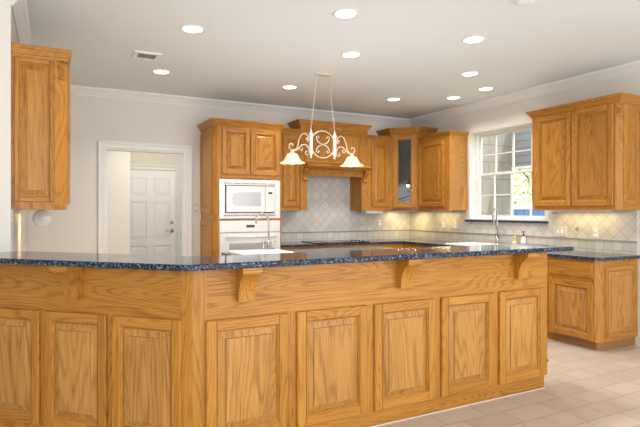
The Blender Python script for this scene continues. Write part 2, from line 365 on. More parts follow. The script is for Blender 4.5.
# ------------------------------------------------------------------ cabinet joinery
def door(parent, name, x, z, w, h, y=0.0, fw=.066, t=.022, rz=0.0, loc=None, field=True, fieldname='raised_panel', fm=None):
    """overlay frame-and-raised-panel door; its back lies at local y"""
    b = MB(); e = .010; i = fw - e
    b.box(0, i, -t, 0, 0, h, 0, .005); b.box(w - i, w, -t, 0, 0, h, 0, .005)
    b.box(i, w - i, -t, 0, 0, i, 1, .003); b.box(i, w - i, -t, 0, h - i, h, 1, .003)
    b.ring((i, w - i, i, h - i), -t + .002, (i + .001, w - i - .001, i + .001, h - i - .001), -t * .70, 0); b.ring((i + .001, w - i - .001, i + .001, h - i - .001), -t * .70, (fw - .002, w - fw + .002, fw - .002, h - fw + .002), -t * .42, 0); b.ring((fw - .002, w - fw + .002, fw - .002, h - fw + .002), -t * .42, (fw, w - fw, fw, h - fw), -.0015, 0)
    d = b.build(name, OAK, parent, loc if loc else (x, y, z), rz)
    if field:
        p = MB(); g = min(.038, (w - 2 * fw) * .22)
        def q(k): return (fw + k, w - fw - k, fw + k, h - fw - k)
        p.ring(q(-.001), -.001, q(.005), -.001); p.ring(q(.005), -.001, q(g), -t * .55); p.ring(q(g), -t * .55, q(g + .002), -t * .92); p.rect(q(g + .002), -t * .92)
        p.build(fieldname, [fm or OAKV], d)
    return d
def slab_front(parent, name, x, z, w, h, y=0.0, t=.02):
    b = MB(); b.box(0, w, -t + .006, 0, 0, h, 0, .004); b.box(.012, w - .012, -t, -t + .006, .012, h - .012, 0, .004)
    return b.build(name, [OAKH], parent, (x, y, z))
CROWN = [(0, 0), (.006, 0), (.010, .012), (.018, .020), (.036, .052), (.046, .058), (.052, .070), (.052, .082), (0, .082)]
def crown(parent, path, z, k=1.0, name='crown_moulding', kz=None):
    kz = kz or k
    return MB().sweep(path, [(a * k, z + c * kz) for a, c in CROWN]).build(name, [OAKH], parent)
def carving(parent, x, y, z, rz, w=.04):
    """little carved capital at the head of a clipped corner"""
    b = MB(); b.box(-w / 2, w / 2, -.012, 0, .075, .10, 0, .003); b.box(-w / 2 + .004, w / 2 - .004, -.009, 0, .03, .072, 0, .004); b.box(-w / 2 + .008, w / 2 - .008, -.015, 0, 0, .02, 0, .004)
    for s in (-1, 1): b.tube([(s * w * .22 + math.cos(a) * .006, -.010, .052 + math.sin(a) * .009) for a in [k * PI / 5 for k in range(11)]], .003, 6)
    return b.build('carved_capital', [OAKV], parent, (x, y, z), rz)
# ------------------------------------------------------------------ breakfast bar
BX, BY, BW = .668, 2.745, 2.72           # corner of the bar, length of its right run
LS = 1.52                                # length of its left run
bar = thing('breakfast_bar', 'long honey oak breakfast bar of raised panels with a bend near its left end', 'breakfast bar', (BX, BY, 0))
R45 = -PI / 4
b = MB(); b.box(.075, BW, 0, .24, .775, 1.06, 1); b.box(.075, BW, 0, .24, .10, .775, 0); b.box(0, .075, 0, .1, .10, 1.06, 0)
b.build('carcass', OAK, bar)
b = MB(); b.box(-LS, -.07, 0, .24, .775, 1.06, 1); b.box(-LS, -.07, 0, .24, .10, .775, 0); b.box(-.07, 0, 0, .1, .10, 1.06, 0)
b.build('angled_carcass', OAK, bar, (0, 0, 0), R45)
MB().box(0, BW - .015, .008, .23, 0, .10).build('base_board', [OAKH], bar)
MB().box(-LS, 0, .008, .23, 0, .10).build('base_board', [OAKH], bar, (0, 0, 0), R45)
MB().box(.0, BW - .012, .0, .008, 0, .0035).build('caulk_line', WHITE, bar)
MB().box(BW, BW + .012, .0, .24, .10, 1.06).build('end_panel', [OAKV], bar)
for x0, x1 in ((.737, 1.214), (1.27, 1.751), (1.804, 2.287), (2.343, 2.824), (2.88, 3.352)):
    door(bar, 'panel', x0 - BX, .105, x1 - x0, .67, 0, .068, fm=OAKF)
for s0, s1 in ((.064, .497), (.540, .974), (1.012, 1.445)):
    a = -s1; door(bar, 'panel', 0, 0, s1 - s0, .672, 0, .066, .02, R45, (a * math.cos(R45), a * math.sin(R45), .108), fm=OAKF)
def corbel(x, rz=0.0, base=(0, 0)):
    w = .108; b = MB(); c, s = math.cos(rz), math.sin(rz)
    prof = [(0, 0), (-.048, 0), (-.050, .03), (-.054, .06), (-.062, .085), (-.075, .11), (-.094, .132), (-.116, .150), (-.130, .158), (-.130, .165), (0, .165)]
    b.prism([(p, q) for p, q in prof], .006, w - .006, 0, 'x')
    o = b.build('corbel', [OAKV], bar, (x * c, x * s, .865), rz)
    MB().box(-.002, w + .002, -.142, 0, .165, .195, 0, .003).build('cap_plate', [OAKH], o)
for x in (.900, 1.975, 3.030): corbel(x - BX)
corbel(-.806, R45)
# granite bar top: mitred slab, front overhang .155, back .305
def off(d):   # plan corner of the slab at offset d in front of both faces
    k = math.tan(PI / 8); return (-d * k * -1 * -1, -d)
def slab_outline():
    f, bk = .155, .305; k = math.tan(PI / 8); u = Vector((-math.sqrt(.5), math.sqrt(.5))); nn = Vector((-math.sqrt(.5), -math.sqrt(.5)))
    fc = Vector((-f * k, -f)); bc = Vector((bk * k, bk))
    return [Vector((2.835, -f)), Vector((2.835, bk)), bc, u * LS - nn * bk, u * LS + nn * f, fc]
o = MB()
pl = [(p.x, p.y) for p in slab_outline()]
e = .006
def inset(poly, d):
    n = len(poly); P = [Vector(p) for p in poly]; out = []
    for i in range(n):
        d0 = (P[i] - P[i - 1]).normalized(); d1 = (P[(i + 1) % n] - P[i]).normalized(); n0 = Vector((-d0.y, d0.x)); n1 = Vector((-d1.y, d1.x)); m = n0 + n1; m /= max(m.dot(n0), .2)
        out.append((P[i] + m * d))
    return [(p.x, p.y) for p in out]
def edge_slab(mb, poly, z0, z1, e=.006):
    a = sum(poly[i - 1][0] * poly[i][1] - poly[i][0] * poly[i - 1][1] for i in range(len(poly)))
    if a < 0: poly = poly[::-1]
    q = inset(poly, e); n = len(poly)
    rows = [(q, z0), (poly, z0 + e), (poly, z1 - e), (q, z1)]
    vs = [(x, y, z) for pp, z in rows for x, y in pp]; fs = [tuple(range(n - 1, -1, -1)), tuple(range(3 * n, 4 * n))]
    for r in range(3):
        for i in range(n): fs.append((r * n + i, r * n + (i + 1) % n, (r + 1) * n + (i + 1) % n, (r + 1) * n + i))
    return mb.add(vs, fs)
o = edge_slab(MB(), pl, 1.06, 1.092).build('bar_countertop', GRANITE, None, (BX, BY, 0))
tag(o, 'long polished dark blue speckled granite top bent along the breakfast bar', 'countertop')
o = MB().lathe([(.018, 0), (.018, .006), (.009, .010), (.009, .022), (.014, .022), (.016, .028), (.010, .036), (0, .037)], (0, 0, 0), 12, 0, 'x').build('door_bumper', BLACK, bar, (BW + .012, .03, .20)); o['label'] = 'small black rubber bumper'
# ------------------------------------------------------------------ base cabinets and their granite
CH = .045
def base_unit(label, loc, rz, w, drawers=1, doors=1, end=None, d=.615, hidden_top=False):
    u = thing('base_cabinet', label, 'base cabinet', loc, rz, 'oak base cabinets')
    poly = [(0, d), (0, 0), (w, 0), (w, d)] if not end else [(0, d), (0, 0), (w - CH, 0), (w, CH), (w, d)]
    if hidden_top:      # open under the sink
        MB().box(0, w, 0, .02, .09, .882).box(0, .018, .02, d, .09, .882).box(w - .018, w, .02, d, .09, .882).box(.018, w - .018, .02, d, .09, .11).build('carcass', [OAKV], u)
    else: MB().prism(poly, .09, .882).build('carcass', [OAKV], u)
    if end:
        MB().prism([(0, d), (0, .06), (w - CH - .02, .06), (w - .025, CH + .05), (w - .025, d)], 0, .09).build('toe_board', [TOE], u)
        ed = door(u, 'end_panel', 0, 0, d - CH - .08, .70, 0, .055, .012, PI / 2, (w, CH + .045, .12), fm=OAKF)
    else: MB().box(0, w, .06, d, 0, .09).build('toe_board', [OAKH], u)
    ww = w - (CH if end else 0) - .03
    x0 = .02
    n = max(drawers, 1); fw_ = (ww - .01 * (n - 1)) / n
    for k in range(drawers): slab_front(u, 'drawer_front', x0 + k * (fw_ + .01), .70, fw_, .155)
    n = doors; fw_ = (ww - .01 * (n - 1)) / n
    for k in range(doors): door(u, 'door', x0 + k * (fw_ + .01), .105, fw_, .555 if drawers else .74, fm=OAKF)
    return u
base_unit('honey oak base cabinet with a drawer, a door and a panelled end at the right', (4.665, 3.75, 0), -PI / 2, .565, 1, 1, True)
base_unit('honey oak base cabinet behind the right end of the bar', (4.665, 4.30, 0), -PI / 2, .55, 1, 1)
base_unit('honey oak sink cabinet below the window', (4.665, 5.40, 0), -PI / 2, 1.10, 2, 2, None, .58, True)
base_unit('honey oak base cabinet left of the window sink, running into the corner', (4.665, 6.287, 0), -PI / 2, .887, 1, 1)
base_unit('honey oak base cabinet between the white oven and the cooktop', (2.70, 6.29, 0), 0, .50, 1, 1, None, .62)
base_unit('honey oak drawer cabinet under the black cooktop', (3.20, 6.29, 0), 0, .92, 2, 2, None, .62)
base_unit('honey oak corner base cabinet right of the cooktop', (4.12, 6.29, 0), 0, .543, 1, 1, None, .62)
def counter_with_hole():
    b = MB(); z0, z1 = .882, .914
    sx0, sx1, sy0, sy1 = 4.72, 5.15, 4.36, 5.34
    polys = [[(2.695, 6.26), (4.635, 6.26), (4.635, YB - .011), (2.695, YB - .011)], [(4.635, sy1), (XR - .011, sy1), (XR - .011, YB - .011), (4.635, YB - .011)],
             [(4.635, 3.155 + CH), (4.635 + CH, 3.155), (XR - .011, 3.155), (XR - .011, sy0), (4.635, sy0)], [(4.635, sy0), (sx0, sy0), (sx0, sy1), (4.635, sy1)], [(sx1, sy0), (XR - .011, sy0), (XR - .011, sy1), (sx1, sy1)]]
    for p in polys: b.prism(p, z0, z1)
    o = b.build('countertop', GRANITE); tag(o, 'dark speckled granite worktop along the back wall and under the window', 'countertop')
    # white sink dropped into it
    s = thing('kitchen_sink', 'wide white enamel sink under the window', 'sink', (0, 0, .914))
    r = MB()
    def rr(x0, x1, y0, y1, z): return [(x0, y0, z), (x1, y0, z), (x1, y1, z), (x0, y1, z)]
    lv = [rr(sx0 - .04, sx1 + .05, sy0 - .04, sy1 + .04, .001), rr(sx0 - .04, sx1 + .05, sy0 - .04, sy1 + .04, .012), rr(sx0 - .025, sx1 + .035, sy0 - .025, sy1 + .025, .02), rr(sx0 + .012, sx1 - .012, sy0 + .012, sy1 - .012, .018),
          rr(sx0 + .02, sx1 - .02, sy0 + .02, sy1 - .02, -.02)]
    def loft(mb, lv):
        vs = [p for l in lv for p in l]; fs = []
        for i in range(len(lv) - 1):
            for j in range(4): fs.append((i * 4 + j, i * 4 + (j + 1) % 4, i * 4 + 4 + (j + 1) % 4, i * 4 + 4 + j))
        mb.add(vs, fs)
    loft(r, lv); r.build('rim', SINKW, s)
    w = MB(); loft(w, [lv[4], rr(sx0 + .03, sx1 - .03, sy0 + .03, sy1 - .03, -.20)]); w.add(rr(sx0 + .03, sx1 - .03, sy0 + .03, sy1 - .03, -.20), [(0, 1, 2, 3)]); w.build('basin', SINKW, s)
    MB().lathe([(.04, -.199), (.04, -.194), (.02, -.196), (0, -.196)], ((sx0 + sx1) / 2, (sy0 + sy1) / 2, 0), 16).build('drain', CHROME, s)
counter_with_hole()
def faucet(label, loc, hgt, reach, rz, pull=True, r=.011):
    f = thing('faucet', label, 'faucet', loc, rz)
    MB().lathe([(.03, 0), (.03, .008), (.022, .02), (.018, .06), (.016, .10)], n=16).build('base', CHROME, f)
    q = hgt - reach / 2
    pts = [(0, 0, .08), (0, 0, q * .6), (0, 0, q)] + [(-reach / 2 * (1 - math.cos(a)), 0, q + reach / 2 * math.sin(a)) for a in [PI * k / 8 for k in range(1, 9)]]
    if not pull: pts.append((-reach, 0, q - .04))
    MB().tube(pts, r, 10).build('spout', CHROME, f)
    if pull: MB().lathe([(.012, 0), (.014, -.02), (.019, -.05), (.021, -.13), (.016, -.14), (0, -.14)], (-reach, 0, q), 14).build('spray_head', CHROME, f)
    return f
f = faucet('tall brushed nickel pull down faucet in front of the window', (5.20, 4.975, .933), .455, .11, PI / 8, True, .013)
MB().tube([(.0, -.016, .09), (.0, -.05, .10), (.0, -.085, .13)], [.009, .007, .006], 8).build('lever', CHROME, f)
def soap(label, loc, h, r, mcol, pump):
    s = thing('soap_bottle', label, 'soap bottle', loc)
    MB().lathe([(r * .92, 0), (r, .01), (r, h * .72), (r * .8, h * .86), (r * .38, h * .95), (r * .38, h)], n=18).build('bottle', mcol, s)
    MB().lathe([(r * 1.01, h * .2), (r * 1.01, h * .6)], n=18).build('paper_label', PAPER if pump else mat('faded_yellow_label', (.72, .66, .36), .6), s)
    p = MB().lathe([(r * .42, h), (r * .42, h + .018), (.005, h + .02), (.005, h + .045), (.012, h + .047), (.012, h + .058), (0, h + .058)], n=12); p.tube([(0, 0, h + .052), (-.035, 0, h + .05)], .005, 6)
    p.build('pump', BLACK if pump else mat('clear_yellow_pump', (.70, .62, .34), .3), s)
soap('yellow soap bottle right of the faucet at the window sink', (5.225, 4.70, .914), .10, .030, mat('yellow_soap', (.62, .50, .12), .25), False)
soap('pale pink soap bottle with a black pump at the window sink', (5.225, 4.565, .914), .135, .028, mat('pale_pink_soap', (.80, .68, .66), .3), True)
# cooktop
c = thing('cooktop', 'black glass cooktop on the worktop below the wooden hood', 'cooktop', (3.66, 6.56, .914))
MB().box(-.43, .43, -.25, .25, 0, .010).build('glass_top', BLKGL, c)
for x, y, r in ((-.25, .1, .09), (-.25, -.12, .075), (.12, .1, .075), (.12, -.12, .10)): MB().lathe([(r, .010), (r, .0112), (r - .006, .0113), (r - .006, .010)], (x, y, 0), 28).build('burner_ring', GREY, c)
for k in range(4): MB().lathe([(.018, .010), (.016, .018), (0, .019)], (.36, -.17 + k * .1, 0), 14).build('knob', BLACK, c)
# ------------------------------------------------------------------ tall oven cabinet
T0, T1, TF = 1.795, 2.691, 6.29
t = thing('oven_cabinet', 'tall honey oak cabinet built round the white microwave and oven', 'cabinet', (T0, TF, 0)); TW = T1 - T0; TD = YB - TF
def tall_plan(y0=0): return [(0, TD), (0, CH), (CH, y0), (TW, y0), (TW, TD)]
b = MB(); HX0, HX1 = .068, .875
b.prism(tall_plan(), 1.752, 2.42); b.prism(tall_plan(), 0, .66)
b.prism([(0, TD), (0, CH), (CH, 0), (HX0, 0), (HX0, TD)], .66, 1.752); b.box(HX1, TW, 0, TD, .66, 1.752); b.box(HX0, HX1, .50, TD, .66, 1.752)
b.build('carcass', [OAKV], t)
MB().box(HX0, HX1, 0, .50, 1.238, 1.262).build('shelf_rail', [OAKH], t)
door(t, 'door', .100, 1.822, .355, .575); door(t, 'door', .475, 1.822, .392, .575)
MB().box(.085, .88, -.012, 0, 1.775, 1.80, 0, .004).build('bottom_rail', [OAKH], t)
crown(t, [(0, TD), (0, 0), (TW, 0), (TW, TD)], 2.418)
door(t, 'side_panel', 0, 0, TD - CH - .06, 1.05, 0, .07, .014, -PI / 2, (0, TD - .02, 1.33)); door(t, 'side_panel', 0, 0, TD - CH - .06, 1.12, 0, .07, .014, -PI / 2, (0, TD - .02, .12))
carving(t, CH / 2, CH / 2, 2.30, -PI / 4, .05)
# microwave with its trim kit
m = thing('microwave', 'white built in microwave with a white trim frame above the oven', 'microwave', (T0, TF, 0))
b = MB(); x0, x1, z0, z1 = HX0, HX1, 1.262, 1.752; a0, a1, c0, c1 = .135, .80, 1.335, 1.685
b.box(x0 - .006, a0, -.022, -.001, z0 + .002, z1 + .004, 0, .004); b.box(a1, x1 - .0, -.022, -.001, z0 + .002, z1 + .004, 0, .004); b.box(a0, a1, -.022, -.001, z0 + .002, c0, 0, .004); b.box(a0, a1, -.022, -.001, c1, z1 + .004, 0, .004)
b.build('trim_frame', PORC, m)
for z, n in ((1.70, 6), (1.297, 6)):
    for k in range(6): MB().box(a0 - .02 + k * .118, a0 - .02 + k * .118 + .106, -.0235, -.0215, z, z + .016).build('vent_slot', GREY, m)
MB().box(a0 + .03, a1 - .03, -.028, .36, c0 + .03, c1 - .03).build('case', PORC2, m)
d = MB().box(a0 + .010, a1 - .145, -.046, -.028, c0 + .010, c1 - .010, 0, .006).build('microwave_door', PORC, m)
# window with a bowed left edge
wx0, wx1, wz0, wz1 = .215, .60, 1.42, 1.60; zc = (wz0 + wz1) / 2
MB().prism([(wx0 + .012, wz0 + .02), (wx0 + .08, wz0 + .005), (wx0 + .2, wz0), (wx1, wz0), (wx1, wz1), (wx0 + .2, wz1), (wx0 + .08, wz1 - .005), (wx0 + .012, wz1 - .02), (wx0, zc)], -.0475, -.0455, 0, 'y').build('door_window', MWGL, d)
p = MB().box(a1 - .141, a1 - .010, -.046, -.028, c0 + .010, c1 - .010, 0, .006).build('control_panel', PORC, m)
MB().box(a1 - .10, a1 - .045, -.0475, -.0455, 1.578, 1.603).build('display', BLACK, p)
for r in range(5): 
    for q in range(3): MB().box(a1 - .115 + q * .032, a1 - .115 + q * .032 + .026, -.0472, -.0458, 1.42 + r * .027, 1.438 + r * .027).build('button', PORC2, p)
# wall oven
v = thing('wall_oven', 'white wall oven below the microwave', 'oven', (T0, TF, 0))
MB().box(HX0 + .004, HX1 - .004, 0, .48, .66, 1.238).build('case', PORC2, v)
p = MB().box(HX0 - .004, HX1, -.022, 0, 1.092, 1.236, 0, .005).build('control_panel', PORC, v)
MB().box(.412, .522, -.0235, -.0215, 1.150, 1.184).build('display', BLACK, p)
for k in range(5): MB().box(.555 + k * .04, .58 + k * .04, -.0232, -.0215, 1.155, 1.175).build('button', PORC2, p)
MB().box(HX0, HX1, -.012, 0, 1.080, 1.092).build('vent_gap', GREY, v)
d = MB().box(HX0 - .004, HX1, -.03, 0, .662, 1.080, 0, .006).build('oven_door', PORC, v)
MB().box(.185, .75, -.0315, -.029, .75, .955, 0, 0).build('door_window', MWGL, d)
h = MB(); h.tube([(.14, -.07, 1.035), (.80, -.07, 1.035)], .012, 10); h.box(.15, .175, -.07, -.03, 1.026, 1.044); h.box(.765, .79, -.07, -.03, 1.026, 1.044); h.build('oven_handle', PORC, d)
# ------------------------------------------------------------------ wall cabinets on the back wall
UF = 6.59; UD = YB - UF
def wall_unit(label, loc, rz, w, z1, doors, d=UD, crown_path=None, k=.6, z0=1.37):
    u = thing('wall_cabinet', label, 'wall cabinet', loc, rz, 'oak wall cabinets')
    MB().box(0, w, 0, d, z0, z1).build('carcass', [OAKV], u)
    for x, dw in doors: door(u, 'door', x, z0 + .055, dw, z1 - z0 - .10)
    if crown_path: crown(u, crown_path, z1 - .005, k)
    return u
w = wall_unit('narrow honey oak wall cabinet between the oven cabinet and the hood', (2.691, UF, 0), 0, .415, 2.455, [(.155, .25)], crown_path=[(0, 0), (.415, 0)], k=.6)
w = wall_unit('narrow honey oak wall cabinet right of the hood', (4.222, UF, 0), 0, .428, 2.455, [(.068, .325)], crown_path=[(0, 0), (.428, 0)], k=.6)
# hood
H0, H1 = 3.108, 4.220; HF = 6.575; HD = YB - HF; HW = H1 - H0
hd = thing('range_hood', 'honey oak mantel hood with a shelf on brackets above the cooktop', 'hood', (H0, HF, 0))
b = MB(); b.box(0, HW, 0, HD, 1.95, 2.57); b.box(0, .105, 0, HD, 1.37, 1.95); b.box(HW - .105, HW, 0, HD, 1.37, 1.95)
b.build('carcass', [OAKV], hd)
MB().box(.105, HW - .105, 0, .02, 1.86, 1.95).build('apron', [OAKH], hd)
door(hd, 'front_panel', .09, 2.04, HW - .18, .49, 0, .05, .014)
crown(hd, [(0, HD), (0, 0), (HW, 0), (HW, HD)], 2.56, .95)
sh = [(0, 1.955), (.09, 1.955), (.10, 1.965), (.115, 1.972), (.13, 1.985), (.14, 1.992), (.14, 2.015), (.13, 2.022), (0, 2.022)]
MB().sweep([(.05, .0), (HW - .02, .0)], [(a, z) for a, z in sh]).build('mantel_shelf', [OAKH], hd)
for x in (.032, HW - .088):
    pr = [(0, 0), (-.02, 0), (-.035, .012), (-.03, .03), (-.022, .05), (-.03, .085), (-.055, .115), (-.085, .13), (-.095, .15), (-.085, .175), (0, .175)]
    MB().prism(pr, 0, .062, 0, 'x').build('bracket', [OAKV], hd, (x, 0, 1.78))
b = MB(); cx = HW / 2
for s in (-1, 1):
    b.tube([(cx + s * (.01 + .10 * k / 8), -.004 - .004 * math.sin(k / 8 * PI), 2.548 + .012 * math.sin(k / 8 * PI * 2)) for k in range(9)], [.004 + .004 * math.sin(k / 8 * PI) for k in range(9)], 6)
b.build('carved_ornament', [mat('pale_carved_oak', (.60, .40, .20), .5)], hd)
# corner cabinet with the glass door
cc = thing('corner_cabinet', 'diagonal honey oak corner cabinet with a dark glass door', 'wall cabinet', (0, 0, 0))
P0 = (4.652, UF); P1 = (4.95, 6.292); CT = 2.56
dx, dy = P1[0] - P0[0], P1[1] - P0[1]; CL = math.hypot(dx, dy); ca = math.atan2(dy, dx)
b = MB(); pl = [P0, P1, (XR, 6.292), (XR, YB), (4.652, YB)]
b.prism(pl, 1.37, 1.39); b.prism(pl, CT - .02, CT)
b.prism([P1, (XR, 6.292), (XR, 6.31), (P1[0], 6.31)], 1.39, CT - .02); b.prism([P0, (4.67, UF), (4.67, YB), (4.652, YB)], 1.39, CT - .02); b.prism([(4.67, YB - .015), (XR, YB - .015), (XR, YB), (4.67, YB)], 1.39, CT - .02); b.prism([(XR - .015, 6.31), (XR, 6.31), (XR, YB - .015), (XR - .015, YB - .015)], 1.39, CT - .02)
b.build('carcass', [OAKV], cc)
fr = MB(); fr.box(0, .06, 0, .02, 1.37, CT); fr.box(CL - .06, CL, 0, .02, 1.37, CT); fr.box(.06, CL - .06, 0, .02, 1.37, 1.43, 1); fr.box(.06, CL - .06, 0, .02, CT - .05, CT, 1)
fr.build('face_frame', OAK, cc, (P0[0], P0[1], 0), ca)
d = door(cc, 'glass_door', 0, 0, CL - .07, CT - 1.37 - .08, 0, .085, .02, ca, (P0[0] + .035 * math.cos(ca), P0[1] + .035 * math.sin(ca), 1.415), False)
MB().box(.08, CL - .15, -.010, -.006, .08, CT - 1.37 - .16).build('glass_pane', TINTED, d)
for z in (1.70, 2.05): MB().prism([(4.70, UF + .02), (4.97, 6.33), (XR - .02, 6.33), (XR - .02, YB - .02), (4.70, YB - .02)], z, z + .015).build('shelf', [OAKH], cc)
crown(cc, [(P0[0], YB), P0, P1, (XR, P1[1])], CT - .01, 1.0)
# wall cabinet left of the window
w = thing('wall_cabinet', 'honey oak wall cabinet with a plain end just left of the window', 'wall cabinet', (4.95, 6.288, 0), -PI / 2, 'oak wall cabinets')
wl = 6.288 - 5.60
MB().box(0, wl, 0, .33, 1.37, 2.425).build('carcass', [OAKV], w)
door(w, 'door', .01, 1.425, .565, .945); crown(w, [(0, 0), (wl, 0), (wl, .33)], 2.42, .6, kz=.75)
# big wall cabinet right of the window
w = thing('wall_cabinet', 'two door honey oak wall cabinet with a carved corner right of the window', 'wall cabinet', (4.95, 4.20, 0), -PI / 2, 'oak wall cabinets')
wl = 4.20 - 3.16; d_ = .33
MB().prism([(0, d_), (0, 0), (wl - CH, 0), (wl, CH), (wl, d_)], 1.37, 2.43).build('carcass', [OAKV], w)
door(w, 'door', .045, 1.412, .462, 1.012); door(w, 'door', .519, 1.412, .46, 1.012)
door(w, 'end_panel', 0, 0, d_ - CH - .03, .98, 0, .05, .012, PI / 2, (wl, CH + .015, 1.43))
crown(w, [(0, d_), (0, 0), (wl, 0), (wl, d_)], 2.425, 1.0); carving(w, wl - CH / 2, CH / 2, 2.30, PI / 4, .05)
# wall cabinet on the left wall
w = thing('wall_cabinet', 'honey oak wall cabinet seen end on at the far left', 'wall cabinet', (XL, 4.12, 0), PI / 2, 'oak wall cabinets')
wl = .95; d_ = .345     # local x runs away from the camera, front faces the kitchen
CL_ = .08
MB().prism([(0, -0.0), (0, -d_ + CL_), (CL_, -d_), (wl, -d_), (wl, 0)], 1.37, 2.44).build('carcass', [OAKV], w)
door(w, 'door', .09, 1.412, .41, .98, -d_); door(w, 'door', .51, 1.412, .42, .98, -d_)
door(w, 'end_panel', 0, 0, d_ - CL_ - .022, .99, 0, .040, .014, -PI / 2, (0, -.018, 1.425))
crown(w, [(0, 0), (0, -d_), (wl, -d_), (wl, 0)], 2.425, .55, kz=.95); carving(w, CL_ / 2, -d_ + CL_ / 2, 2.30, -PI / 4, .06)
# paper towel holder under it
h = thing('paper_towel_holder', 'round white paper towel holder hung below the left wall cabinet', 'towel holder', (-.055, 4.62, 1.37))
MB().lathe([(.010, -.012), (.016, -.008), (.05, -.002), (.067, .004), (.067, .012), (.03, .02), (.012, .022)], (0, -.022, -.068), 28, 0, 'y').build('end_disc', PORC, h)
MB().lathe([(.016, -.006), (.016, .30)], (0, 0, -.068), 16, 0, 'y').build('rod', PORC, h)
MB().lathe([(.05, .02), (.05, .28)], (0, 0, -.068), 24, 0, 'y').build('paper_roll', PAPER, h)
b = MB(); b.box(-.008, .008, .002, .008, -.068, 0); b.box(-.012, .012, .30, .306, -.068, 0); b.build('bracket', PORC, h)
# under-cabinet lamp
u = thing('under_cabinet_lamp', 'pale slim lamp fixed below the wall cabinet right of the hood', 'lamp', (4.43, 6.72, 1.37))
MB().box(-.19, .12, -.07, .07, -.05, 0, 0, .008).build('housing', LED, u)
# ------------------------------------------------------------------ island
isl = thing('kitchen_island', 'honey oak island cabinet behind the bar under the hanging lamp', 'island', (2.65, 5.03, 0))
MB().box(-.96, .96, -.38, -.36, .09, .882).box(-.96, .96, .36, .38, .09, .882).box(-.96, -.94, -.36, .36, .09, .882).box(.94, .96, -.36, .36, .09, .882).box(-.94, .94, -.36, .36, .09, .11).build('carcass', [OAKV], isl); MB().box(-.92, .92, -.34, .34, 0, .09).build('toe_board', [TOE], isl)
for k in range(4): door(isl, 'door', -.93 + k * .47, .13, .445, .70, -.38)
for s in (0, 1): door(isl, 'end_panel', 0, 0, .66, .70, 0, .066, .014, -PI / 2 if s == 0 else PI / 2, (-.96 if s == 0 else .96, .33 if s == 0 else -.33, .13))
ib = MB(); ix0, ix1, iy0, iy1 = -.92, -.42, -.05, .33
for p in ([(-1.01, -.43), (1.01, -.43), (1.01, iy0), (-1.01, iy0)], [(-1.01, iy1), (1.01, iy1), (1.01, .43), (-1.01, .43)], [(-1.01, iy0), (ix0, iy0), (ix0, iy1), (-1.01, iy1)], [(ix1, iy0), (1.01, iy0), (1.01, iy1), (ix1, iy1)]): ib.prism(p, .882, .914)
tag(ib.build('island_countertop', GRANITE, None, (2.65, 5.03, 0)), 'dark granite top of the island with a small white sink', 'countertop')
s = thing('prep_sink', 'small white sink in the island in front of the oven', 'sink', (2.65, 5.03, .914))
b = MB()
def rr(x0, x1, y0, y1, z): return [(x0, y0, z), (x1, y0, z), (x1, y1, z), (x0, y1, z)]
lv = [rr(ix0 - .03, ix1 + .03, iy0 - .03, iy1 + .06, .001), rr(ix0 - .03, ix1 + .03, iy0 - .03, iy1 + .06, .014), rr(ix0 - .018, ix1 + .018, iy0 - .018, iy1 + .045, .022), rr(ix0 + .014, ix1 - .014, iy0 + .014, iy1 - .014, .02), rr(ix0 + .02, ix1 - .02, iy0 + .02, iy1 - .02, -.02)]
def loft4(mb, lv):
    vs = [p for l in lv for p in l]; fs = []
    for i in range(len(lv) - 1):
        for j in range(4): fs.append((i * 4 + j, i * 4 + (j + 1) % 4, i * 4 + 4 + (j + 1) % 4, i * 4 + 4 + j))
    mb.add(vs, fs)
loft4(b, lv); b.build('rim', SINKW, s)
b = MB(); q = rr(ix0 + .03, ix1 - .03, iy0 + .03, iy1 - .03, -.16); loft4(b, [lv[4], q]); b.add(q, [(0, 1, 2, 3)]); b.build('basin', SINKW, s)
f = faucet('gooseneck nickel faucet with two cross handles on the island', (2.155, 5.385, .935), .40, .15, 0, False, .009)
for sgn in (-1, 1):
    b = MB(); b.lathe([(.018, 0), (.014, .02), (.010, .06), (.010, .085)], (sgn * .06, 0, 0), 12); b.tube([(sgn * .06 - .03, 0, .08), (sgn * .06 + .03, 0, .08)], .006, 6); b.tube([(sgn * .06, -.03, .08), (sgn * .06, .03, .08)], .006, 6)
    b.tube([(0, 0, .012), (sgn * .06, 0, .012)], .010, 8); b.build('cross_handle', CHROME, f)
# ------------------------------------------------------------------ outlets, switches
def plate(label, loc, rz, gangs=1, kind='outlet'):
    w = .072 * gangs + (.0 if gangs == 1 else .03); p = thing(kind, label, kind.replace('_', ' '), loc, rz, 'white wall plates')
    MB().box(-w / 2, w / 2, -.007, 0, -.058, .058, 0, .003).build('plate', PORC2, p)
    for k in range(gangs):
        x = (k - (gangs - 1) / 2) * .05
        if kind == 'outlet':
            for z in (-.025, .025): MB().box(x - .016, x + .016, -.009, -.006, z - .014, z + .014, 0, .002).build('socket', PAPER, p)
        else: MB().box(x - .012, x + .012, -.011, -.006, -.02, .02, 0, .003).build('rocker', PAPER, p)
SXO = XR - .010
plate('double white switch plate on the tile under the right wall cabinet', (SXO, 4.075, 1.122), -PI / 2, 2, 'light_switch')
plate('white outlet on the tile near the right end of the worktop', (SXO, 3.635, 1.122), -PI / 2)
plate('white outlet on the tile below the cabinet left of the window, nearer the corner', (SXO, 6.10, 1.152), -PI / 2)
plate('white outlet on the tile just left of the window sill', (SXO, 5.84, 1.155), -PI / 2)
plate('white outlet on the back wall tile below the corner glass cabinet', (4.66, YB - .010, 1.18), 0)
plate('white light switch between the doorway casing and the oven cabinet', (1.722, YB, 1.40), 0, 1, 'light_switch')
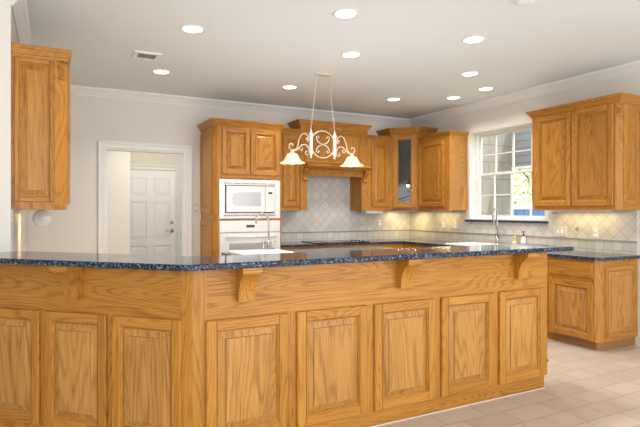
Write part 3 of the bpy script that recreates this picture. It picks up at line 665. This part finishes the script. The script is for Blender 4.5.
# ------------------------------------------------------------------ ceiling things
def can(label, x, y, pw=1.0):
    c = thing('recessed_light', label, 'ceiling light', (x, y, ZC), 0, 'recessed ceiling lights')
    MB().lathe([(.098, 0), (.098, -.006), (.085, -.010), (.078, -.004), (.078, 0)], n=32).build('trim_ring', WHITE, c)
    MB().lathe([(.078, -.003), (0, -.003)], n=32).build('lens', LENS, c)
    d = bpy.data.lights.new('recessed_lamp', 'AREA'); d.shape = 'DISK'; d.size = .15; d.spread = 2.3; d.energy = CAN_W * pw; d.color = (1, .95, .88)
    o = bpy.data.objects.new('recessed_lamp', d); COL.objects.link(o); o.parent = c; o.location = (0, 0, -.014)
for lab, *x in (('upper of the two lit recessed lights at the left, right of the air vent', 1.04, 4.28), ('largest lit recessed light, at the top middle of the ceiling', 1.99, 3.41), ('lit recessed light just below the air vent, in front of the doorway', 1.06, 5.745),
                  ('lit recessed light left of the hanging lamp canopy', 2.57, 5.745, .7), ('lit recessed light right above the hanging lamp canopy', 2.56, 4.28), ('lit recessed light nearest the corner glass cabinet', 4.09, 5.73, .8),
                  ('lit recessed light nearest the camera in the right half of the ceiling', 3.28, 3.41), ('lit recessed light in the right half, middle of its row', 4.07, 4.28),
                  ('rightmost lit recessed light, above the window', 4.74, 4.71, .5), ('lit recessed light above the left side of the window by the crown', 4.73, 5.28, .5)): can(lab, *x)
v = thing('air_vent', 'square white air vent in the ceiling above the doorway', 'air vent', (.826, 5.22, ZC))
b = MB(); s0, s1 = .125, .082
for x0, x1, y0, y1 in ((-s0, s0, -s0, -s1), (-s0, s0, s1, s0), (-s0, -s1, -s1, s1), (s1, s0, -s1, s1)): b.box(x0, x1, y0, y1, -.012, 0)
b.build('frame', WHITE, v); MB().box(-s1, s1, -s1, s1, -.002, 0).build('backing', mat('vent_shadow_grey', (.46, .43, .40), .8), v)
for k in range(7): MB().add([(-s1, -s1 + .0234 * k, -.010), (s1, -s1 + .0234 * k, -.010), (s1, -s1 + .0234 * k + .014, -.002), (-s1, -s1 + .0234 * k + .014, -.002)], [(0, 1, 2, 3), (3, 2, 1, 0)][:1]).build('louvre', WHITE, v)
c = thing('ceiling_fitting', 'small round white ceiling fitting cut off by the top of the photo', 'ceiling fitting', (2.985, 2.60, ZC))
MB().lathe([(.075, 0), (.075, -.015), (.05, -.03), (0, -.03)], n=28).build('cover', WHITE, c)
# ------------------------------------------------------------------ island pendant
pn = thing('island_pendant', 'cream wrought iron hanging lamp with two bell glass shades', 'pendant light', (2.65, 5.03, ZC))
b = MB(); b.prism([(.10 * math.cos(a) , .045 * math.sin(a)) for a in [2 * PI * k / 24 for k in range(24)]], -.02, 0); b.build('canopy', IRON, pn)
UX, ZU1, ZU0 = .146, -.605, -.93
def spiral(cx, cz, r0, r1, a0, a1, n=18): return [(cx + (r0 + (r1 - r0) * k / n) * math.cos(a0 + (a1 - a0) * k / n), 0, cz + (r0 + (r1 - r0) * k / n) * math.sin(a0 + (a1 - a0) * k / n)) for k in range(n + 1)]
for s in (-1, 1):
    b = MB(); p0 = Vector((s * .075, 0, -.02)); p1 = Vector((s * UX, 0, ZU1)); nl = 26
    for k in range(nl):          # chain of small links
        a = p0.lerp(p1, k / nl); c_ = p0.lerp(p1, (k + 1) / nl); m_ = (a + c_) / 2; L2 = (c_ - a).length * .62; dr = (c_ - a).normalized(); sd = Vector((0, 1, 0)) if k % 2 else dr.cross(Vector((0, 1, 0)))
        b.tube([m_ + dr * (L2 * math.cos(q)) + sd * (.006 * math.sin(q)) for q in [2 * PI * j / 8 for j in range(9)]], .0022, 5, 0, False)
    b.build('chain', IRON, pn)
    MB().lathe([(0, ZU0), (.008, ZU0 + .004), (.012, ZU0 + .015), (.007, ZU0 + .028), (.022, ZU0 + .05), (.024, ZU0 + .065), (.018, ZU0 + .08), (.020, ZU0 + .10), (.020, ZU0 + .22), (.018, ZU0 + .235), (.025, ZU0 + .25), (.022, ZU0 + .27), (.010, ZU0 + .29), (.006, ZU0 + .31), (.004, ZU1)], (s * UX, 0, 0), 18).build('column', COLUMN, pn)
    a = MB(); r = .0062
    # upper arm: rises from the column, sweeps out and down to the shade holder, ends in a curl
    a.tube([(s * (UX + .045 + .018 * math.cos(t) * (1 - q)), 0, -.735 + .022 * math.sin(t) * (1 - q)) for t, q in [(k * PI / 6, k / 22) for k in range(11)]][::-1] + [(s * p, 0, z) for p, z in ((UX + .03, -.70), (UX + .07, -.665), (UX + .115, -.68), (UX + .145, -.74), (UX + .16, -.81), (UX + .19, -.85), (UX + .235, -.855), (UX + .262, -.825), (UX + .252, -.79), (UX + .225, -.785), (UX + .215, -.805))], r, 7)
    # lower arm: S scroll
    a.tube([(s * p, 0, z) for p, z in ((UX + .028, -.885), (UX + .055, -.895), (UX + .072, -.875), (UX + .06, -.855), (UX + .045, -.862))], r * .9, 6)
    a.tube([(s * p, 0, z) for p, z in ((UX + .022, -.86), (UX + .03, -.815), (UX + .065, -.785), (UX + .105, -.79), (UX + .135, -.815), (UX + .165, -.845), (UX + .20, -.862))], r, 7)
    a.tube([(s * p, 0, z) for p, z in ((UX + .14, -.83), (UX + .125, -.85), (UX + .105, -.848), (UX + .10, -.83), (UX + .112, -.82))], r * .8, 6)
    a.build('arm', IRON, pn)
    hx = s * (UX + .222)
    MB().lathe([(.012, -.85), (.02, -.862), (.026, -.885), (.032, -.895), (.03, -.90)], (hx, 0, 0), 18).build('shade_holder', IRON, pn)
    g = MB(); pr = [(.030, -.886), (.050, -.893), (.065, -.910), (.076, -.933), (.087, -.955), (.103, -.973), (.121, -.985), (.132, -.992)]; n = 40
    vs = []; fs = []
    for i, (rad, z) in enumerate(pr):
        for j in range(n):
            th = 2 * PI * j / n; w_ = (i / 7) ** 3 * .006 * math.cos(8 * th); vs.append(((rad + w_ * .6) * math.cos(th), (rad + w_ * .6) * math.sin(th), z + w_ * .35))
    for i in range(7):
        for j in range(n): fs.append((i * n + j, (i + 1) * n + j, (i + 1) * n + (j + 1) % n, i * n + (j + 1) % n))
    g.add(vs, fs, 0, True); sh_ = g.build('lamp_shade', SHADE, pn, (hx, 0, 0))
    MB().lathe([(.012, -.90), (.022, -.925), (.024, -.945), (.014, -.962), (0, -.966)], n=14).build('bulb', BULB, sh_)
    d = bpy.data.lights.new('pendant_lamp', 'POINT'); d.energy = 3; d.color = (1, .82, .58); d.shadow_soft_size = .03
    o = bpy.data.objects.new('pendant_lamp', d); COL.objects.link(o); o.parent = pn; o.location = (hx, 0, -1.005)
b = MB(); r = .0062
b.tube([(.146 * math.cos(q), .004, -.772 + .148 * math.sin(q)) for q in [2 * PI * k / 36 for k in range(37)]], r, 7, 0, False)
b.build('oval_ring', IRON, pn)
for z, f_ in ((-.772, 1), (-.772, -1)):      # two facing scroll pairs inside the ring
    b = MB()
    for s in (-1, 1):
        b.tube([(s * p, 0, z + f_ * q) for p, q in ((0, .003), (.035, .010), (.062, .030), (.080, .060), (.077, .084), (.058, .090), (.046, .076), (.056, .064))], r * .9, 7)
    b.build('inner_scroll', IRON, pn)
# under-cabinet task lamps: small warm strips below the right cabinet, in the corner and at the left
def strip(label, loc, rz, w, power):
    u = thing('task_light', label, 'lamp', loc, rz)
    MB().box(-w / 2, w / 2, -.02, .02, -.016, 0).build('housing', LED, u)
    d = bpy.data.lights.new('task_lamp', 'AREA'); d.shape = 'RECTANGLE'; d.size = w; d.size_y = .03; d.energy = power; d.color = (1, .74, .33)
    o = bpy.data.objects.new('task_lamp', d); COL.objects.link(o); o.parent = u; o.location = (0, 0, -.018)
strip('slim task light under the two door cabinet right of the window', (5.14, 3.72, 1.37), -PI / 2, .7, 2.0)
strip('slim task light under the corner glass cabinet', (5.02, 6.66, 1.37), -PI / 4, .4, 3.0)
strip('slim task light under the wall cabinet left of the window', (5.14, 6.0, 1.37), -PI / 2, .4, 1.3)
strip('slim task light under the left wall cabinet', (-.06, 5.0, 1.37), PI / 2, .12, 3.2)
# ------------------------------------------------------------------ outside the window
struct(MB().box(-20, -3.75, -8, 8, -.30, 0).build('ground_dining', GRASS), 'lawn outside the dining window', 'lawn')
struct(MB().box(XR + .2, 40, -15, 40, -.30, -.15).build('ground_outside', GRASS), 'lawn outside the window', 'lawn')
struct(MB().box(XR + .2, 8.15, 7.4, 7.6, -.15, 3.3).build('wall_outside', STONE), 'grey stone house wall seen through the left of the window', 'wall')
g = struct(MB().box(8.15, 8.27, 4.3, 7.6, 2.23, 3.4).build('wall_porch', SIDING), 'blue grey lap siding of the porch seen through the window', 'wall')
MB().box(8.13, 8.29, 4.3, 7.6, 2.19, 2.23).build('trim_board', CAPW, g)
fe = thing('blue_backdrop', 'low blue slatted fence with a white cap seen through the window', 'backdrop', (9.6, 7.4, -.15))  # slatted stand-in for an unidentified low blue shape outdoors
for k in range(26): MB().box(0, .03, -2.6 + k * .2, -2.6 + k * .2 + .18, 0, 1.55).build('slat', BLUE, fe)
MB().box(-.03, .06, -2.65, 2.65, 1.55, 1.68).build('cap_rail', CAPW, fe)
def tree(label, loc, H, rad, n, lm, z0):
    t = thing('tree', label, 'tree', loc, 0)
    b = MB(); b.tube([(0, 0, 0), (.05, .03, H * .3), (0, .05, H * .6), (.05, 0, H * .9)], [.11, .09, .06, .02], 8)
    for k in range(9):
        a = k * 2.4; z = H * (.25 + .06 * k); L_ = rad * .8; b.tube([(0, 0, z), (math.cos(a) * L_ * .5, math.sin(a) * L_ * .5, z + .35), (math.cos(a) * L_, math.sin(a) * L_, z + .55)], [.04, .025, .008], 6)
    b.build('trunk', BARK, t)
    f = MB()
    for _ in range(n):
        u = random.random() ** .45; th = random.random() * 2 * PI; ph = math.acos(2 * random.random() - 1)
        c = Vector((rad * u * math.sin(ph) * math.cos(th), rad * u * math.sin(ph) * math.sin(th), z0 + (H - z0) * .5 + (H - z0) * .55 * u * math.cos(ph)))
        ax = Vector((random.gauss(0, 1), random.gauss(0, 1), random.gauss(0, 1))).normalized(); bx = ax.orthogonal().normalized(); s_ = random.uniform(.05, .10)
        f.add([c - ax * s_, c + bx * s_ * .5, c + ax * s_, c - bx * s_ * .5], [(0, 1, 2, 3)])
    f.build('foliage', lm, t)['kind'] = 'stuff'
tree('loose yellow green tree beyond the blue fence', (12.2, 10.3, -.15), 4.6, 1.5, 2600, LEAF, .9)
tree('green bushy tree further behind the blue fence', (15.5, 12.2, -.15), 4.2, 2.0, 2600, LEAF2, .3)
tree('bare tree outside the dining window', (-6.6, -1.0, 0), 4.0, 1.7, 160, LEAF2, .6)
